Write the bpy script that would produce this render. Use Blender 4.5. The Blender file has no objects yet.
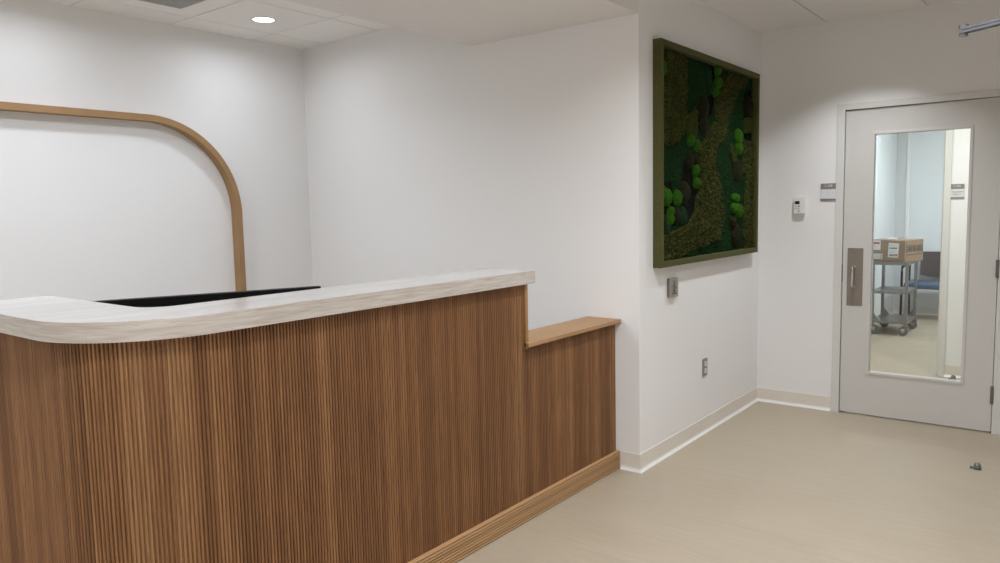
import bpy, bmesh, math, random
from mathutils import Vector, Matrix, noise
random.seed(7)
sc = bpy.context.scene
C = sc.collection
PI = math.pi

# ------------------------------------------------------------------ materials
def lin(c):
    return tuple(((v/255)/12.92 if v/255 <= .04045 else ((v/255+.055)/1.055)**2.4) for v in c)

class NT:
    def __init__(s, name, rough=.6, metal=0, spec=.5):
        s.m = bpy.data.materials.new(name); s.m.use_nodes = True
        s.t = s.m.node_tree; s.b = s.t.nodes['Principled BSDF']
        s.b.inputs['Roughness'].default_value = rough
        s.b.inputs['Metallic'].default_value = metal
        s.b.inputs['Specular IOR Level'].default_value = spec
    def n(s, typ, **kw):
        nd = s.t.nodes.new(typ)
        for k, v in kw.items(): setattr(nd, k, v)
        return nd
    def l(s, a, b): s.t.links.new(a, b)
    def coord(s, scale=(1,1,1), kind='Object', loc=(0,0,0)):
        tc = s.n('ShaderNodeTexCoord'); mp = s.n('ShaderNodeMapping')
        mp.inputs['Scale'].default_value = scale; mp.inputs['Location'].default_value = loc
        s.l(tc.outputs[kind], mp.inputs['Vector']); return mp.outputs['Vector']
    def noise(s, vec, scale=5, detail=3, rough=.5, dist=0):
        nd = s.n('ShaderNodeTexNoise'); nd.inputs['Scale'].default_value = scale
        nd.inputs['Detail'].default_value = detail; nd.inputs['Roughness'].default_value = rough
        nd.inputs['Distortion'].default_value = dist
        s.l(vec, nd.inputs['Vector']); return nd.outputs['Fac']
    def ramp(s, fac, stops):
        r = s.n('ShaderNodeValToRGB'); e = r.color_ramp.elements
        while len(e) < len(stops): e.new(.5)
        for i, (p, c) in enumerate(stops):
            e[i].position = p; e[i].color = (*c, 1)
        s.l(fac, r.inputs['Fac']); return r.outputs['Color']
    def mix(s, fac, a, b, mode='MIX'):
        m = s.n('ShaderNodeMix', data_type='RGBA', blend_type=mode)
        if isinstance(fac, (int, float)): m.inputs[0].default_value = fac
        else: s.l(fac, m.inputs[0])
        for i, v in ((6, a), (7, b)):
            if isinstance(v, tuple): m.inputs[i].default_value = (*v, 1)
            else: s.l(v, m.inputs[i])
        return m.outputs[2]
    def math(s, op, a, b=None):
        m = s.n('ShaderNodeMath', operation=op)
        for i, v in enumerate((a, b)):
            if v is None: continue
            if isinstance(v, (int, float)): m.inputs[i].default_value = v
            else: s.l(v, m.inputs[i])
        return m.outputs[0]
    def col(s, c):
        if isinstance(c, tuple): s.b.inputs['Base Color'].default_value = (*c, 1)
        else: s.l(c, s.b.inputs['Base Color'])
    def bump(s, h, strength=.2, dist=.002):
        b = s.n('ShaderNodeBump'); b.inputs['Strength'].default_value = strength
        b.inputs['Distance'].default_value = dist
        s.l(h, b.inputs['Height']); s.l(b.outputs['Normal'], s.b.inputs['Normal'])

def plain(name, c, rough=.6, metal=0, var=.03, scale=30, bump=0, spec=.5):
    t = NT(name, rough, metal, spec)
    f = t.noise(t.coord(), scale, 3)
    t.col(t.ramp(f, [(.3, tuple(v*(1-var) for v in c)), (.7, tuple(min(1, v*(1+var)) for v in c))]))
    if bump: t.bump(f, bump, .001)
    return t.m

def paint(name, c, rough=.75):
    t = NT(name, rough, 0, .3)
    f = t.noise(t.coord(), 350, 2)
    t.col(t.mix(t.noise(t.coord(), 1.3, 2), tuple(v*.985 for v in c), c)); t.bump(f, .08, .0006)
    return t.m

M = {}
M['wall'] = paint('wall_paint', (.80, .79, .78))
M['wall_white'] = paint('corridor_paint', (.80, .80, .79))
M['wall_cool'] = paint('treatment_room_paint', (.72, .75, .76))
M['wall_grey'] = paint('grey_panel_paint', (.62, .64, .64))
M['ceil'] = paint('ceiling_tile', (.84, .82, .80), .9)
M['drywall'] = paint('soffit_paint', (.76, .73, .71), .85)
M['tbar'] = plain('ceiling_grid_metal', (.70, .69, .67), .5)
M['door'] = plain('door_paint', (.60, .585, .555), .45, var=.01, scale=3)
M['frame'] = plain('door_frame_paint', (.66, .65, .62), .4, var=.01)
M['base'] = plain('cove_base_vinyl', (.72, .67, .60), .45, var=.02, scale=8)
M['base_light'] = plain('cove_base_edge', (.78, .77, .74), .35, var=.01)

def floor_mat():
    t = NT('sheet_vinyl', .42, 0, .4)
    v = t.coord((2.2, 45, 1)); v2 = t.coord((7, 160, 1)); v3 = t.coord((.8, 1.4, 1))
    a = t.noise(v, 1, 4, .6, .3); b = t.noise(v2, 1, 3, .6); c = t.noise(v3, 2, 3)
    base = t.ramp(a, [(.3, lin((165, 152, 132))), (.55, lin((170, 157, 137))), (.75, lin((174, 162, 142)))])
    base = t.mix(t.ramp(b, [(.45, (0,0,0)), (.7, (.35,.35,.35))]), base, lin((160, 147, 127)))
    base = t.mix(t.ramp(c, [(.35, (0,0,0)), (.7, (.25,.25,.25))]), base, lin((178, 167, 149)))
    t.col(base); t.bump(b, .05, .001)
    t.l(t.ramp(c, [(.3, (.38,)*3), (.7, (.5,)*3)]), t.b.inputs['Roughness'])
    return t.m
M['floor'] = floor_mat()

PITCH = .0127
def tambour_mat(name, swap=False, tone=1.0):
    t = NT(name, .45, 0, .35)
    uv = t.n('ShaderNodeUVMap'); sp = t.n('ShaderNodeSeparateXYZ'); t.l(uv.outputs['UV'], sp.inputs[0])
    u, v = sp.outputs[0], sp.outputs[1]
    fid = t.math('FLOOR', t.math('DIVIDE', u, PITCH))
    wn = t.n('ShaderNodeTexWhiteNoise', noise_dimensions='1D'); t.l(fid, wn.inputs['W'])
    gid = t.math('FLOOR', t.math('DIVIDE', t.math('ADD', fid, t.math('MULTIPLY', wn.outputs['Value'], 2.2)), 5.0))
    wn2 = t.n('ShaderNodeTexWhiteNoise', noise_dimensions='1D'); t.l(gid, wn2.inputs['W'])
    cx = t.n('ShaderNodeCombineXYZ')
    t.l(t.math('MULTIPLY', u, 260), cx.inputs[0]); t.l(t.math('MULTIPLY', v, 5), cx.inputs[1]); t.l(wn.outputs['Value'], cx.inputs[2])
    g = t.noise(cx.outputs[0], 1, 4, .65, .6)
    cx2 = t.n('ShaderNodeCombineXYZ')
    t.l(t.math('MULTIPLY', u, 22), cx2.inputs[0]); t.l(t.math('MULTIPLY', v, 1.6), cx2.inputs[1])
    g2 = t.noise(cx2.outputs[0], 1, 3, .6, .5)
    k = t.math('ADD', t.math('MULTIPLY', wn.outputs['Value'], .28), t.math('MULTIPLY', wn2.outputs['Value'], .34))
    k = t.math('ADD', k, t.math('MULTIPLY', g2, .3))
    s = lambda c: tuple(x*tone for x in lin(c))
    base = t.ramp(k, [(.1, s((112, 76, 47))), (.4, s((140, 98, 63))), (.6, s((158, 115, 76))), (.85, s((174, 133, 92)))])
    base = t.mix(t.ramp(g, [(.35, (.6,.6,.6)), (.6, (0,0,0))]), base, s((98, 63, 38)))
    t.col(base)
    return t.m
M['tambour'] = tambour_mat('fluted_oak', tone=.86)
def plinth_mat():
    t = NT('reeded_plinth_oak', .5, 0, .35)
    uv = t.n('ShaderNodeUVMap'); sp = t.n('ShaderNodeSeparateXYZ'); t.l(uv.outputs['UV'], sp.inputs[0])
    wn = t.n('ShaderNodeTexWhiteNoise', noise_dimensions='1D'); t.l(t.math('FLOOR', t.math('DIVIDE', sp.outputs[0], PITCH)), wn.inputs['W'])
    cx = t.n('ShaderNodeCombineXYZ'); t.l(t.math('MULTIPLY', sp.outputs[0], 200), cx.inputs[0]); t.l(t.math('MULTIPLY', sp.outputs[1], 4), cx.inputs[1])
    g = t.noise(cx.outputs[0], 1, 4, .6, .4)
    k = t.math('ADD', t.math('MULTIPLY', wn.outputs['Value'], .5), t.math('MULTIPLY', g, .5))
    t.col(t.ramp(k, [(.1, lin((160, 122, 84))), (.5, lin((176, 138, 98))), (.9, lin((192, 154, 112)))])); return t.m
M['tambour_plinth'] = plinth_mat()

def oak(name, a, b, axis=0, rough=.45):
    t = NT(name, rough, 0, .35)
    s = [60, 60, 60]; s[axis] = 3
    s2 = [9, 9, 9]; s2[axis] = .8
    g = t.noise(t.coord(tuple(s)), 1, 4, .6, .4); h = t.noise(t.coord(tuple(s2)), 1, 2)
    c = t.ramp(g, [(.3, lin(a)), (.65, lin(b))])
    t.col(t.mix(t.math('MULTIPLY', h, .45), c, lin(tuple(v*.85 for v in a)))); t.bump(g, .06, .0006)
    return t.m
M['oak_y'] = oak('oak_ledge', (158, 120, 82), (182, 143, 102), 1)
M['oak_z'] = oak('oak_trim', (140, 104, 68), (166, 128, 88), 2)
M['arch'] = plain('arch_oak', lin((156, 122, 83)), .5, var=.07, scale=11)
M['carcass'] = plain('cabinet_laminate', (.45, .43, .40), .5)

def counter_mat():
    t = NT('pale_stone', .16, 0, .5)
    v = t.coord((6, 6, 110)); w = t.coord((16, 16, 260)); x = t.coord((2.5, 1.6, 1))
    a = t.noise(v, 1, 4, .65, .4); b = t.noise(w, 1, 3, .6, .3); c = t.noise(x, 3, 4, .6, 1.2)
    base = t.ramp(a, [(.33, lin((168, 158, 147))), (.5, lin((182, 173, 163))), (.66, lin((193, 186, 178)))])
    base = t.mix(t.ramp(b, [(.60, (0,0,0)), (.74, (.6,.6,.6))]), base, lin((150, 138, 128)))
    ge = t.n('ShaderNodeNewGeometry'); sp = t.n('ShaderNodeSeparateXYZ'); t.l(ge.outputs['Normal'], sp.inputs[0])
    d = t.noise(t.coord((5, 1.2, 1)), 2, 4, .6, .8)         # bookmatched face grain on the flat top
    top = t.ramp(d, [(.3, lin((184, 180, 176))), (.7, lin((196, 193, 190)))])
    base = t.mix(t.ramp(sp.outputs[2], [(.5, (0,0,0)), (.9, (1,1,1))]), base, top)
    t.col(base); return t.m
M['counter'] = counter_mat()
M['black'] = plain('black_plastic', (.004, .0035, .004), .6, spec=.15)
M['screen'] = plain('screen_glass', (.01, .01, .012), .08)
M['steel'] = plain('brushed_steel', (.42, .40, .37), .32, .9, .06, 60)
M['cart_steel'] = plain('cart_steel', (.24, .24, .235), .35, .7, .06, 20)
M['stop_metal'] = plain('door_stop_metal', (.20, .205, .215), .4, .6)
M['pull'] = plain('bronze_plate', (.27, .235, .20), .4, .5, .05, 50)
M['chrome'] = plain('satin_handle', (.62, .60, .57), .22, 1)
M['hinge'] = plain('dark_hinge', (.22, .21, .20), .35, .8)
M['closer'] = plain('aluminium_arm', (.11, .11, .12), .65, .2)
M['rubber'] = plain('grey_rubber', (.14, .14, .14), .6)
M['white_pl'] = plain('white_plastic', (.74, .74, .72), .35)
M['grey_pl'] = plain('outlet_plate_grey', (.26, .25, .235), .35, .5)
M['lcd'] = plain('lcd_dark', (.03, .035, .04), .2)
M['btn'] = plain('grey_buttons', (.42, .44, .50), .5)
M['ink'] = plain('dark_ink', (.05, .045, .04), .6)
M['ink_soft'] = plain('carton_ink', (.085, .065, .05), .7)
M['taupe'] = plain('taupe_sign', (.24, .205, .17), .45)
M['sign_white'] = plain('sign_insert', (.66, .67, .70), .4)
M['carton'] = plain('corrugated_cardboard', (.30, .205, .13), .85, var=.06, scale=14)
M['tape'] = plain('packing_tape', (.33, .24, .16), .3)
M['label'] = plain('paper_label', (.70, .70, .70), .7)
M['red'] = plain('red_print', (.42, .07, .04), .6)
M['brownback'] = plain('dark_wood_laminate', (.055, .042, .038), .5)
M['blue'] = plain('blue_vinyl', (.06, .10, .165), .5)
M['vent'] = plain('perforated_metal', (.34, .33, .32), .6)
M['frame_green'] = plain('green_felt', (.062, .062, .010), .85, var=.14, scale=60, bump=.4)

def emit(name, c, s):
    m = bpy.data.materials.new(name); m.use_nodes = True; t = m.node_tree
    t.nodes.clear(); e = t.nodes.new('ShaderNodeEmission'); o = t.nodes.new('ShaderNodeOutputMaterial')
    e.inputs['Color'].default_value = (*c, 1); e.inputs['Strength'].default_value = s
    t.links.new(e.outputs[0], o.inputs[0]); return m

def glass_mat():
    m = bpy.data.materials.new('door_glass'); m.use_nodes = True; t = m.node_tree; t.nodes.clear()
    tr = t.nodes.new('ShaderNodeBsdfTransparent'); tr.inputs[0].default_value = (.95, .96, .95, 1)
    gl = t.nodes.new('ShaderNodeBsdfGlossy'); gl.inputs['Roughness'].default_value = .02
    fr = t.nodes.new('ShaderNodeFresnel'); fr.inputs['IOR'].default_value = 1.45
    mx = t.nodes.new('ShaderNodeMixShader'); o = t.nodes.new('ShaderNodeOutputMaterial')
    t.links.new(fr.outputs[0], mx.inputs[0]); t.links.new(tr.outputs[0], mx.inputs[1])
    t.links.new(gl.outputs[0], mx.inputs[2]); t.links.new(mx.outputs[0], o.inputs[0]); return m
M['glass'] = glass_mat()

def moss_mat(name, dark, mid, light, scale=160):
    t = NT(name, .95, 0, .1); dark, mid, light = (tuple(v*.74 for v in c) for c in (dark, mid, light))
    f = t.noise(t.coord(), scale, 4, .7); g = t.noise(t.coord(), 9, 2)
    c = t.ramp(f, [(.32, lin(dark)), (.5, lin(mid)), (.7, lin(light))])
    t.col(t.mix(t.math('MULTIPLY', g, .5), c, lin(dark))); t.bump(f, .8, .004)
    return t.m
M['moss_base'] = moss_mat('flat_moss', (8, 30, 10), (22, 60, 22), (50, 96, 38))
M['moss_olive'] = moss_mat('reindeer_moss', (22, 27, 8), (74, 79, 32), (134, 134, 66), 110)  # speckle of dark pits and bright lumps, relief shading put into the colour
M['moss_yellow'] = moss_mat('yellow_green_moss', (44, 52, 14), (72, 84, 24), (100, 108, 40))
M['moss_bright'] = moss_mat('bright_cushion_moss', (34, 74, 10), (62, 122, 20), (90, 154, 36), 220)
M['moss_brown'] = moss_mat('brown_cushion_moss', (26, 26, 12), (48, 46, 22), (68, 64, 34), 220)
M['moss_gap_shade'] = moss_mat('painted_gap_shade', (6, 10, 5), (14, 20, 10), (24, 32, 16))  # colour of the shaded gaps and backing between mounds
M['moss_dark'] = moss_mat('dark_cushion_moss', (18, 42, 22), (30, 66, 34), (46, 88, 46), 220)

# ------------------------------------------------------------------ mesh helpers
def link(name, bm, m, parent=None, smooth=False, loc=None, rotz=0):
    me = bpy.data.meshes.new(name); bmesh.ops.recalc_face_normals(bm, faces=bm.faces); bm.to_mesh(me); bm.free()
    o = bpy.data.objects.new(name, me); C.objects.link(o)
    if m is not None: me.materials.append(M[m] if isinstance(m, str) else m)
    if smooth:
        for p in me.polygons: p.use_smooth = True
    if parent is not None: o.parent = parent
    if loc: o.location = loc
    o.rotation_euler[2] = rotz
    return o

def box(bm, x0, x1, y0, y1, z0, z1, bev=0):
    r = bmesh.ops.create_cube(bm, size=1)
    vs = r['verts']
    for v in vs:
        v.co = Vector(((x0+x1)/2+v.co.x*(x1-x0), (y0+y1)/2+v.co.y*(y1-y0), (z0+z1)/2+v.co.z*(z1-z0)))
    if bev:
        es = list({e for v in vs for e in v.link_edges})
        bmesh.ops.bevel(bm, geom=es, offset=bev, segments=2, affect='EDGES', profile=.6)

def bx(name, x0, x1, y0, y1, z0, z1, m, parent=None, bev=0, **k):
    bm = bmesh.new(); box(bm, x0, x1, y0, y1, z0, z1, bev); return link(name, bm, m, parent, **k)

def cyl(bm, p0, p1, r, seg=20, r2=None):
    p0, p1 = Vector(p0), Vector(p1); d = p1-p0
    mt = Matrix.Translation((p0+p1)/2) @ d.to_track_quat('Z', 'Y').to_matrix().to_4x4()
    bmesh.ops.create_cone(bm, cap_ends=True, segments=seg, radius1=r, radius2=r if r2 is None else r2, depth=d.length, matrix=mt)

def bar(bm, p0, p1, w, h, up=(0,0,1)):
    p0, p1 = Vector(p0), Vector(p1); d = (p1-p0).normalized(); s = d.cross(Vector(up)).normalized(); u = s.cross(d)
    vs = [bm.verts.new(p + s*a*w/2 + u*b*h/2) for p in (p0, p1) for a, b in ((-1,-1),(1,-1),(1,1),(-1,1))]
    for f in ((0,1,2,3),(7,6,5,4),(0,4,5,1),(1,5,6,2),(2,6,7,3),(3,7,4,0)): bm.faces.new([vs[i] for i in f])

def tube(bm, pts, r, seg=10):
    pts = [Vector(p) for p in pts]; rings = []
    up = Vector((.13, .21, .97))
    for i, p in enumerate(pts):
        d = (pts[min(i+1, len(pts)-1)]-pts[max(i-1, 0)]).normalized()
        s = d.cross(up).normalized(); u = s.cross(d)
        rings.append([bm.verts.new(p + (s*math.cos(a)+u*math.sin(a))*r) for a in [2*PI*k/seg for k in range(seg)]])
    for a, b in zip(rings, rings[1:]):
        for k in range(seg): bm.faces.new((a[k], a[(k+1)%seg], b[(k+1)%seg], b[k]))
    bm.faces.new(rings[0][::-1]); bm.faces.new(rings[-1])

def prism(bm, poly, z0, z1):
    a = [bm.verts.new((x, y, z0)) for x, y in poly]; b = [bm.verts.new((x, y, z1)) for x, y in poly]
    n = len(poly)
    bm.faces.new(a[::-1]); bm.faces.new(b)
    for i in range(n): bm.faces.new((a[i], a[(i+1)%n], b[(i+1)%n], b[i]))

def empty(name, loc, label=None, cat=None, group=None, kind=None):
    o = bpy.data.objects.new(name, None); o.empty_display_size = .1; C.objects.link(o); o.location = loc
    tag(o, label, cat, group, kind); return o
def tag(o, label=None, cat=None, group=None, kind=None):
    if label: o['label'] = label
    if cat: o['category'] = cat
    if group: o['group'] = group
    if kind: o['kind'] = kind
    return o
def st(o): o['kind'] = 'structure'; return o
def adopt(root, *obs):           # parts are modelled in world space; give them the thing's frame
    inv = Matrix.Translation(root.location).inverted()
    for o in obs:
        o.data.transform(inv @ Matrix.Translation(o.location)) if o.data.users == 1 else None
        o.location = (0, 0, 0); o.parent = root
def P(root, name, bm, m, smooth=False, parent=None):
    """part built in world coordinates under root (an empty without rotation)"""
    bmesh.ops.translate(bm, verts=bm.verts, vec=-root.location)
    return link(name, bm, m, parent or root, smooth)
def text_mesh(name, s, size, m, parent, mat, align='CENTER', xs=1, ext=.0004, bold=0):
    cu = bpy.data.curves.new(name, 'FONT'); cu.body = s; cu.size = size; cu.align_x = align; cu.align_y = 'CENTER'
    cu.extrude = ext; cu.resolution_u = 3; cu.offset = bold
    t = bpy.data.objects.new(name+'_c', cu); C.objects.link(t)
    bpy.context.view_layer.update()
    me = bpy.data.meshes.new_from_object(t.evaluated_get(bpy.context.evaluated_depsgraph_get()))
    bpy.data.objects.remove(t); bpy.data.curves.remove(cu)
    me.transform(Matrix.Diagonal((xs, 1, 1, 1))); me.transform(mat)
    me.materials.clear(); me.materials.append(M[m]); me.name = name
    o = bpy.data.objects.new(name, me); C.objects.link(o); o.parent = parent; return o
def face_mat(origin, right, up):      # text lying in the plane right/up
    r, u = Vector(right), Vector(up); n = r.cross(u)
    return Matrix(((r.x, u.x, n.x, origin[0]), (r.y, u.y, n.y, origin[1]), (r.z, u.z, n.z, origin[2]), (0,0,0,1)))

# ------------------------------------------------------------------ key dimensions (metres)
XA, XW, XR = -4.777, -1.9325, .55        # left wall, picture wall, right wall
YM, YD, YB = 3.703, 5.607, -3.2          # wall behind desk end, door wall, wall behind the viewer
HC, HS = 2.735, 2.52
XS = -3.092
DL, DR = -1.3415, -.4325                 # door leaf
Y2 = 7.24; X2 = -.955                    # doorway across the corridor beyond
YE = 11.05; XE = -2.006                   # treatment room

# ------------------------------------------------------------------ room shell
st(bx('floor', XA-.3, 2.0, YB-.3, YE+.3, -.1, 0, 'floor'))
st(bx('wall_left', XA-.12, XA, YB, YM, 0, HC+.1, 'wall'))
st(bx('wall_middle', XA-.12, XW, YM, YM+.12, 0, HC+.1, 'wall'))
st(bx('wall_picture_side', XW-.12, XW, YM+.12, YD, 0, HC+.1, 'wall'))
st(bx('wall_back', XA-.12, XR+.12, YB-.12, YB, 0, HC+.1, 'wall'))
bm = bmesh.new()
box(bm, XW-.6, DL-.045, YD, YD+.12, 0, HC+.1); box(bm, DR+.045, XR+.12, YD, YD+.12, 0, HC+.1)
box(bm, DL-.045, DR+.045, YD, YD+.12, 2.155, HC+.1)
st(link('wall_far', bm, 'wall'))
bm = bmesh.new()
box(bm, XR, XR+.12, YB, 2.3, 0, HC+.1); box(bm, XR, XR+.12, 3.3, YD, 0, HC+.1); box(bm, XR, XR+.12, 2.3, 3.3, 2.15, HC+.1)
st(link('wall_right', bm, 'wall'))

# soffit over the desk
st(bx('trim_1', XS, XW-.001, YB, YM, HS, HC+.1, 'drywall'))

# lay-in ceilings: tiles with a narrow reveal, one surface each
def tiles(name, x0, x1, y0, y1, z, gx, px, gy, py, gap=.009):
    bm = bmesh.new()
    box(bm, x0, x1, y0, y1, z+.014, z+.06)
    xs = [x0]+[gx+px*k for k in range(-30, 31) if x0+.01 < gx+px*k < x1-.01]+[x1]
    ys = [y0]+[gy+py*k for k in range(-30, 31) if y0+.01 < gy+py*k < y1-.01]+[y1]
    for a, b in zip(xs, xs[1:]):
        for c, d in zip(ys, ys[1:]):
            box(bm, a+(gap/2 if a > x0 else 0), b-(gap/2 if b < x1 else 0), c+(gap/2 if c > y0 else 0), d-(gap/2 if d < y1 else 0), z, z+.0138)
    return st(link(name, bm, 'ceil'))
tiles('ceiling', XA, XS, YB, YM, 2.74, -4.515, .61, 2.645, .61)
tiles('ceiling', XW, XR, YB, YD, HC, -1.48, .61, 4.5, 1.22, .010)
tiles('ceiling', -3.2, 2.0, YD+.12, Y2, HC, -1.48, .61, 5.8, .61)
tiles('ceiling', XE, 2.0, Y2+.12, YE, HC, -1.48, .61, 5.8, .61)

# cove base: body, thin top bead, toe with its lit look put in colour
def basebd(name, pts, kind='base'):
    """pts: wall line, room side on the left hand of the walking direction"""
    bm = bmesh.new(); prof = [(0, 0), (.016, 0), (.016, .004), (.007, .014), (.0045, .024), (.0045, .100), (.0045, .106), (0, .106)]
    n = len(pts); rows = []
    for i, p in enumerate(pts):
        p = Vector(p)
        def nrm(a, b):
            d = (Vector(b)-Vector(a)).normalized(); return Vector((-d.y, d.x))
        if i == 0: o = nrm(pts[0], pts[1])
        elif i == n-1: o = nrm(pts[-2], pts[-1])
        else:
            a, b = nrm(pts[i-1], pts[i]), nrm(pts[i], pts[i+1]); o = (a+b)/(1+a.dot(b))
        rows.append([bm.verts.new((p.x+o.x*q, p.y+o.y*q, z)) for q, z in prof])
    for a, b in zip(rows, rows[1:]):
        for k in range(len(prof)-1):
            f = bm.faces.new((a[k], b[k], b[k+1], a[k+1])); f.material_index = 1 if k in (0, 1, 2, 3, 5) else 0
    bm.faces.new(rows[0]); bm.faces.new(rows[-1][::-1])
    o = link(name, bm, 'base'); o.data.materials.append(M['base_light']); return st(o)
E1 = .0005
basebd('baseboard_side', [(DL-.057, YD-E1), (XW+E1, YD-E1), (XW+E1, YM-E1), (-2.049, YM-E1)])
basebd('baseboard_far', [(XR-E1, YD-E1), (DR+.057, YD-E1)])
basebd('baseboard_middle', [(-2.30, YM-E1), (XA+E1, YM-E1), (XA+E1, YB+E1)])

# ------------------------------------------------------------------ corridor and treatment room beyond the door
bm = bmesh.new()
box(bm, X2+.045, 2.0, Y2, Y2+.12, 0, HC+.1); box(bm, -3.2, -1.97, Y2, Y2+.12, 0, HC+.1); box(bm, -1.97, X2+.045, Y2, Y2+.12, 2.2, HC+.1)
st(link('wall_corridor', bm, 'wall_white'))
st(bx('wall_corridor_end', -3.3, -3.2, YD+.12, Y2, 0, HC+.1, 'wall_white'))
st(bx('wall_corridor_right', 2.0, 2.12, YD, YE, 0, HC+.1, 'wall_white'))
st(bx('wall_corridor_near', -3.2, XW-.6, YD, YD+.12, 0, HC+.1, 'wall_white'))
st(bx('wall_corridor_near', XR+.12, 2.0, YD, YD+.12, 0, HC+.1, 'wall_white'))
st(bx('wall_treatment_left', XE-.12, XE, Y2+.12, YE, 0, HC+.1, 'wall_cool'))
st(bx('wall_treatment_far', XE-.12, 2.0, YE, YE+.12, 0, HC+.1, 'wall_cool'))
bx_ = st(bx('trim_2', -1.885, -1.845, YE-.03, YE, .1, HC, 'wall_white', bev=.004))
st(bx('trim_3', XE, -1.886, YE-.012, YE, .1, HC, 'wall_grey', bev=.003))
basebd('baseboard_treatment', [(1.99, YE-.001), (XE+E1, YE-.001), (XE+E1, Y2+.13)])
basebd('baseboard_corridor', [(1.99, Y2-E1), (X2+.047, Y2-E1)])
bm = bmesh.new()    # frame of that doorway
for s in ((X2, X2+.05), (-2.02, -1.97)): box(bm, s[0], s[1], Y2-.014, Y2+.134, 0, 2.2, .002)
box(bm, -1.97, X2, Y2-.014, Y2+.134, 2.15, 2.2, .002)
box(bm, X2-.015, X2, Y2+.04, Y2+.08, 0, 2.15, .002)
st(link('trim_4', bm, 'frame'))

# ------------------------------------------------------------------ the door
bm = bmesh.new()
FL, FR, FT = DL-.0545, DR+.0545, 2.167
for a, b in ((FL, DL-.004), (DR+.004, FR)): box(bm, a, b, YD-.012, YD+.132, 0, FT, .002)
box(bm, DL-.004, DR+.004, YD-.012, YD+.132, 2.124, FT, .002)
box(bm, DL-.004, DL+.012, YD+.050, YD+.09, 0, 2.124); box(bm, DR-.012, DR+.004, YD+.050, YD+.09, 0, 2.124); box(bm, DL, DR, YD+.050, YD+.09, 2.108, 2.124)
st(link('trim_5', bm, 'frame'))
door = empty('door_1', (DR, YD, 0), kind='structure')
GL, GR, GB, GT = -1.165, -.599, .308, 1.953
bm = bmesh.new(); y0, y1 = YD+.002, YD+.047
box(bm, DL, GL, y0, y1, .012, 2.12, .0015); box(bm, GR, DR, y0, y1, .012, 2.12, .0015)
box(bm, GL-.002, GR+.002, y0+.0002, y1-.0002, .0125, GB); box(bm, GL-.002, GR+.002, y0+.0002, y1-.0002, GT, 2.1195)
P(door, 'door_leaf', bm, 'door')
bm = bmesh.new(); w = .018
for (a, b, c, d) in ((GL-w+.008, GL+.008, GB-.01, GT+.01), (GR-.008, GR+w-.008, GB-.01, GT+.01), (GL+.008, GR-.008, GB-.01, GB+.008), (GL+.008, GR-.008, GT-.008, GT+.01)):
    box(bm, a, b, YD-.004, YD+.053, c, d, .003)
P(door, 'vision_frame', bm, 'door')
bm = bmesh.new(); box(bm, GL+.002, GR-.002, YD+.020, YD+.026, GB+.002, GT-.002); P(door, 'glass_pane', bm, 'glass')
bm = bmesh.new(); box(bm, -1.312, -1.210, YD-.001, YD+.003, .773, 1.176, .001); pl = P(door, 'pull_plate', bm, 'pull')
bm = bmesh.new(); cxh = -1.268
pts = [(cxh, YD, 1.045)]+[(cxh, YD-.045+.02*math.cos(a), 1.025+.02*math.sin(a)) for a in (PI/2*.0, )]
pts = [(cxh, YD-.0005, 1.045), (cxh, YD-.02, 1.046), (cxh, YD-.038, 1.040), (cxh, YD-.045, 1.025), (cxh, YD-.045, .925), (cxh, YD-.038, .910), (cxh, YD-.02, .904), (cxh, YD-.0005, .905)]
tube(bm, pts, .0085, 12); hd = P(door, 'pull_handle', bm, 'chrome', True)
bm = bmesh.new()
for z in (1.045, .905): cyl(bm, (cxh, YD-.004, z), (cxh, YD-.001, z), .014)
P(door, 'handle_rose', bm, 'chrome')
for z in (1.86, 1.06, .253):
    bm = bmesh.new(); hx = DR+.002
    for k in range(5): cyl(bm, (hx, YD-.012, z-.055+k*.022), (hx, YD-.012, z-.055+k*.022+.0212), .0075, 14)
    cyl(bm, (hx, YD-.012, z-.058), (hx, YD-.012, z+.058), .006, 12)
    box(bm, hx-.012, hx-.001, YD-.0135, YD+.001, z-.055, z+.055)
    P(door, 'hinge', bm, 'hinge')
bm = bmesh.new(); box(bm, DL-.003, DL-.0005, YD-.0135, YD+.01, .94, 1.06); P(door, 'strike_plate', bm, 'hinge')

# second door at the right, standing open outside the frame, its closer arms reaching into view
bm = bmesh.new()
for a, b in ((2.25, 2.3), (3.3, 3.35)): box(bm, XR-.012, XR+.132, a, b, 0, 2.2, .002)
box(bm, XR-.012, XR+.132, 2.3, 3.3, 2.15, 2.2, .002); st(link('trim_6', bm, 'frame'))
d2 = st(bx('door_2', XR+.03, XR+.075, 2.304, 3.296, .012, 2.146, 'door', bev=.0015))
cl = empty('door_closer', (XR, 3.05, 2.13), 'grey metal folding door closer arm reaching out above the door, high at the right edge', 'door closer')
elb = Vector((-.402, 3.355, 2.128))
bm = bmesh.new(); box(bm, XR-.032, XR+.03, 2.70, 3.15, 2.08, 2.14, .006); P(cl, 'closer_body', bm, 'closer')
bm = bmesh.new(); bar(bm, elb+Vector((0, 0, .006)), (XR-.0, 2.98, 2.178), .030, .009); P(cl, 'upper_arm', bm, 'closer')
bm = bmesh.new(); bar(bm, elb+Vector((0, 0, -.006)), (XR-.012, 2.93, 2.156), .034, .009); P(cl, 'lower_arm', bm, 'closer')
bm = bmesh.new(); cyl(bm, elb+Vector((.004, 0, .006)), elb+Vector((.004, 0, .021)), .017, 18); cyl(bm, elb+Vector((.004, 0, -.021)), elb+Vector((.004, 0, -.007)), .015, 18)
cyl(bm, elb+Vector((.004, 0, -.014)), elb+Vector((.004, 0, .012)), .007, 12); P(cl, 'elbow_joint', bm, 'hinge')
bm = bmesh.new(); box(bm, XR-.02, XR-.0125, 2.94, 3.02, 2.155, 2.225, .002); P(cl, 'frame_bracket', bm, 'closer')

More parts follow.
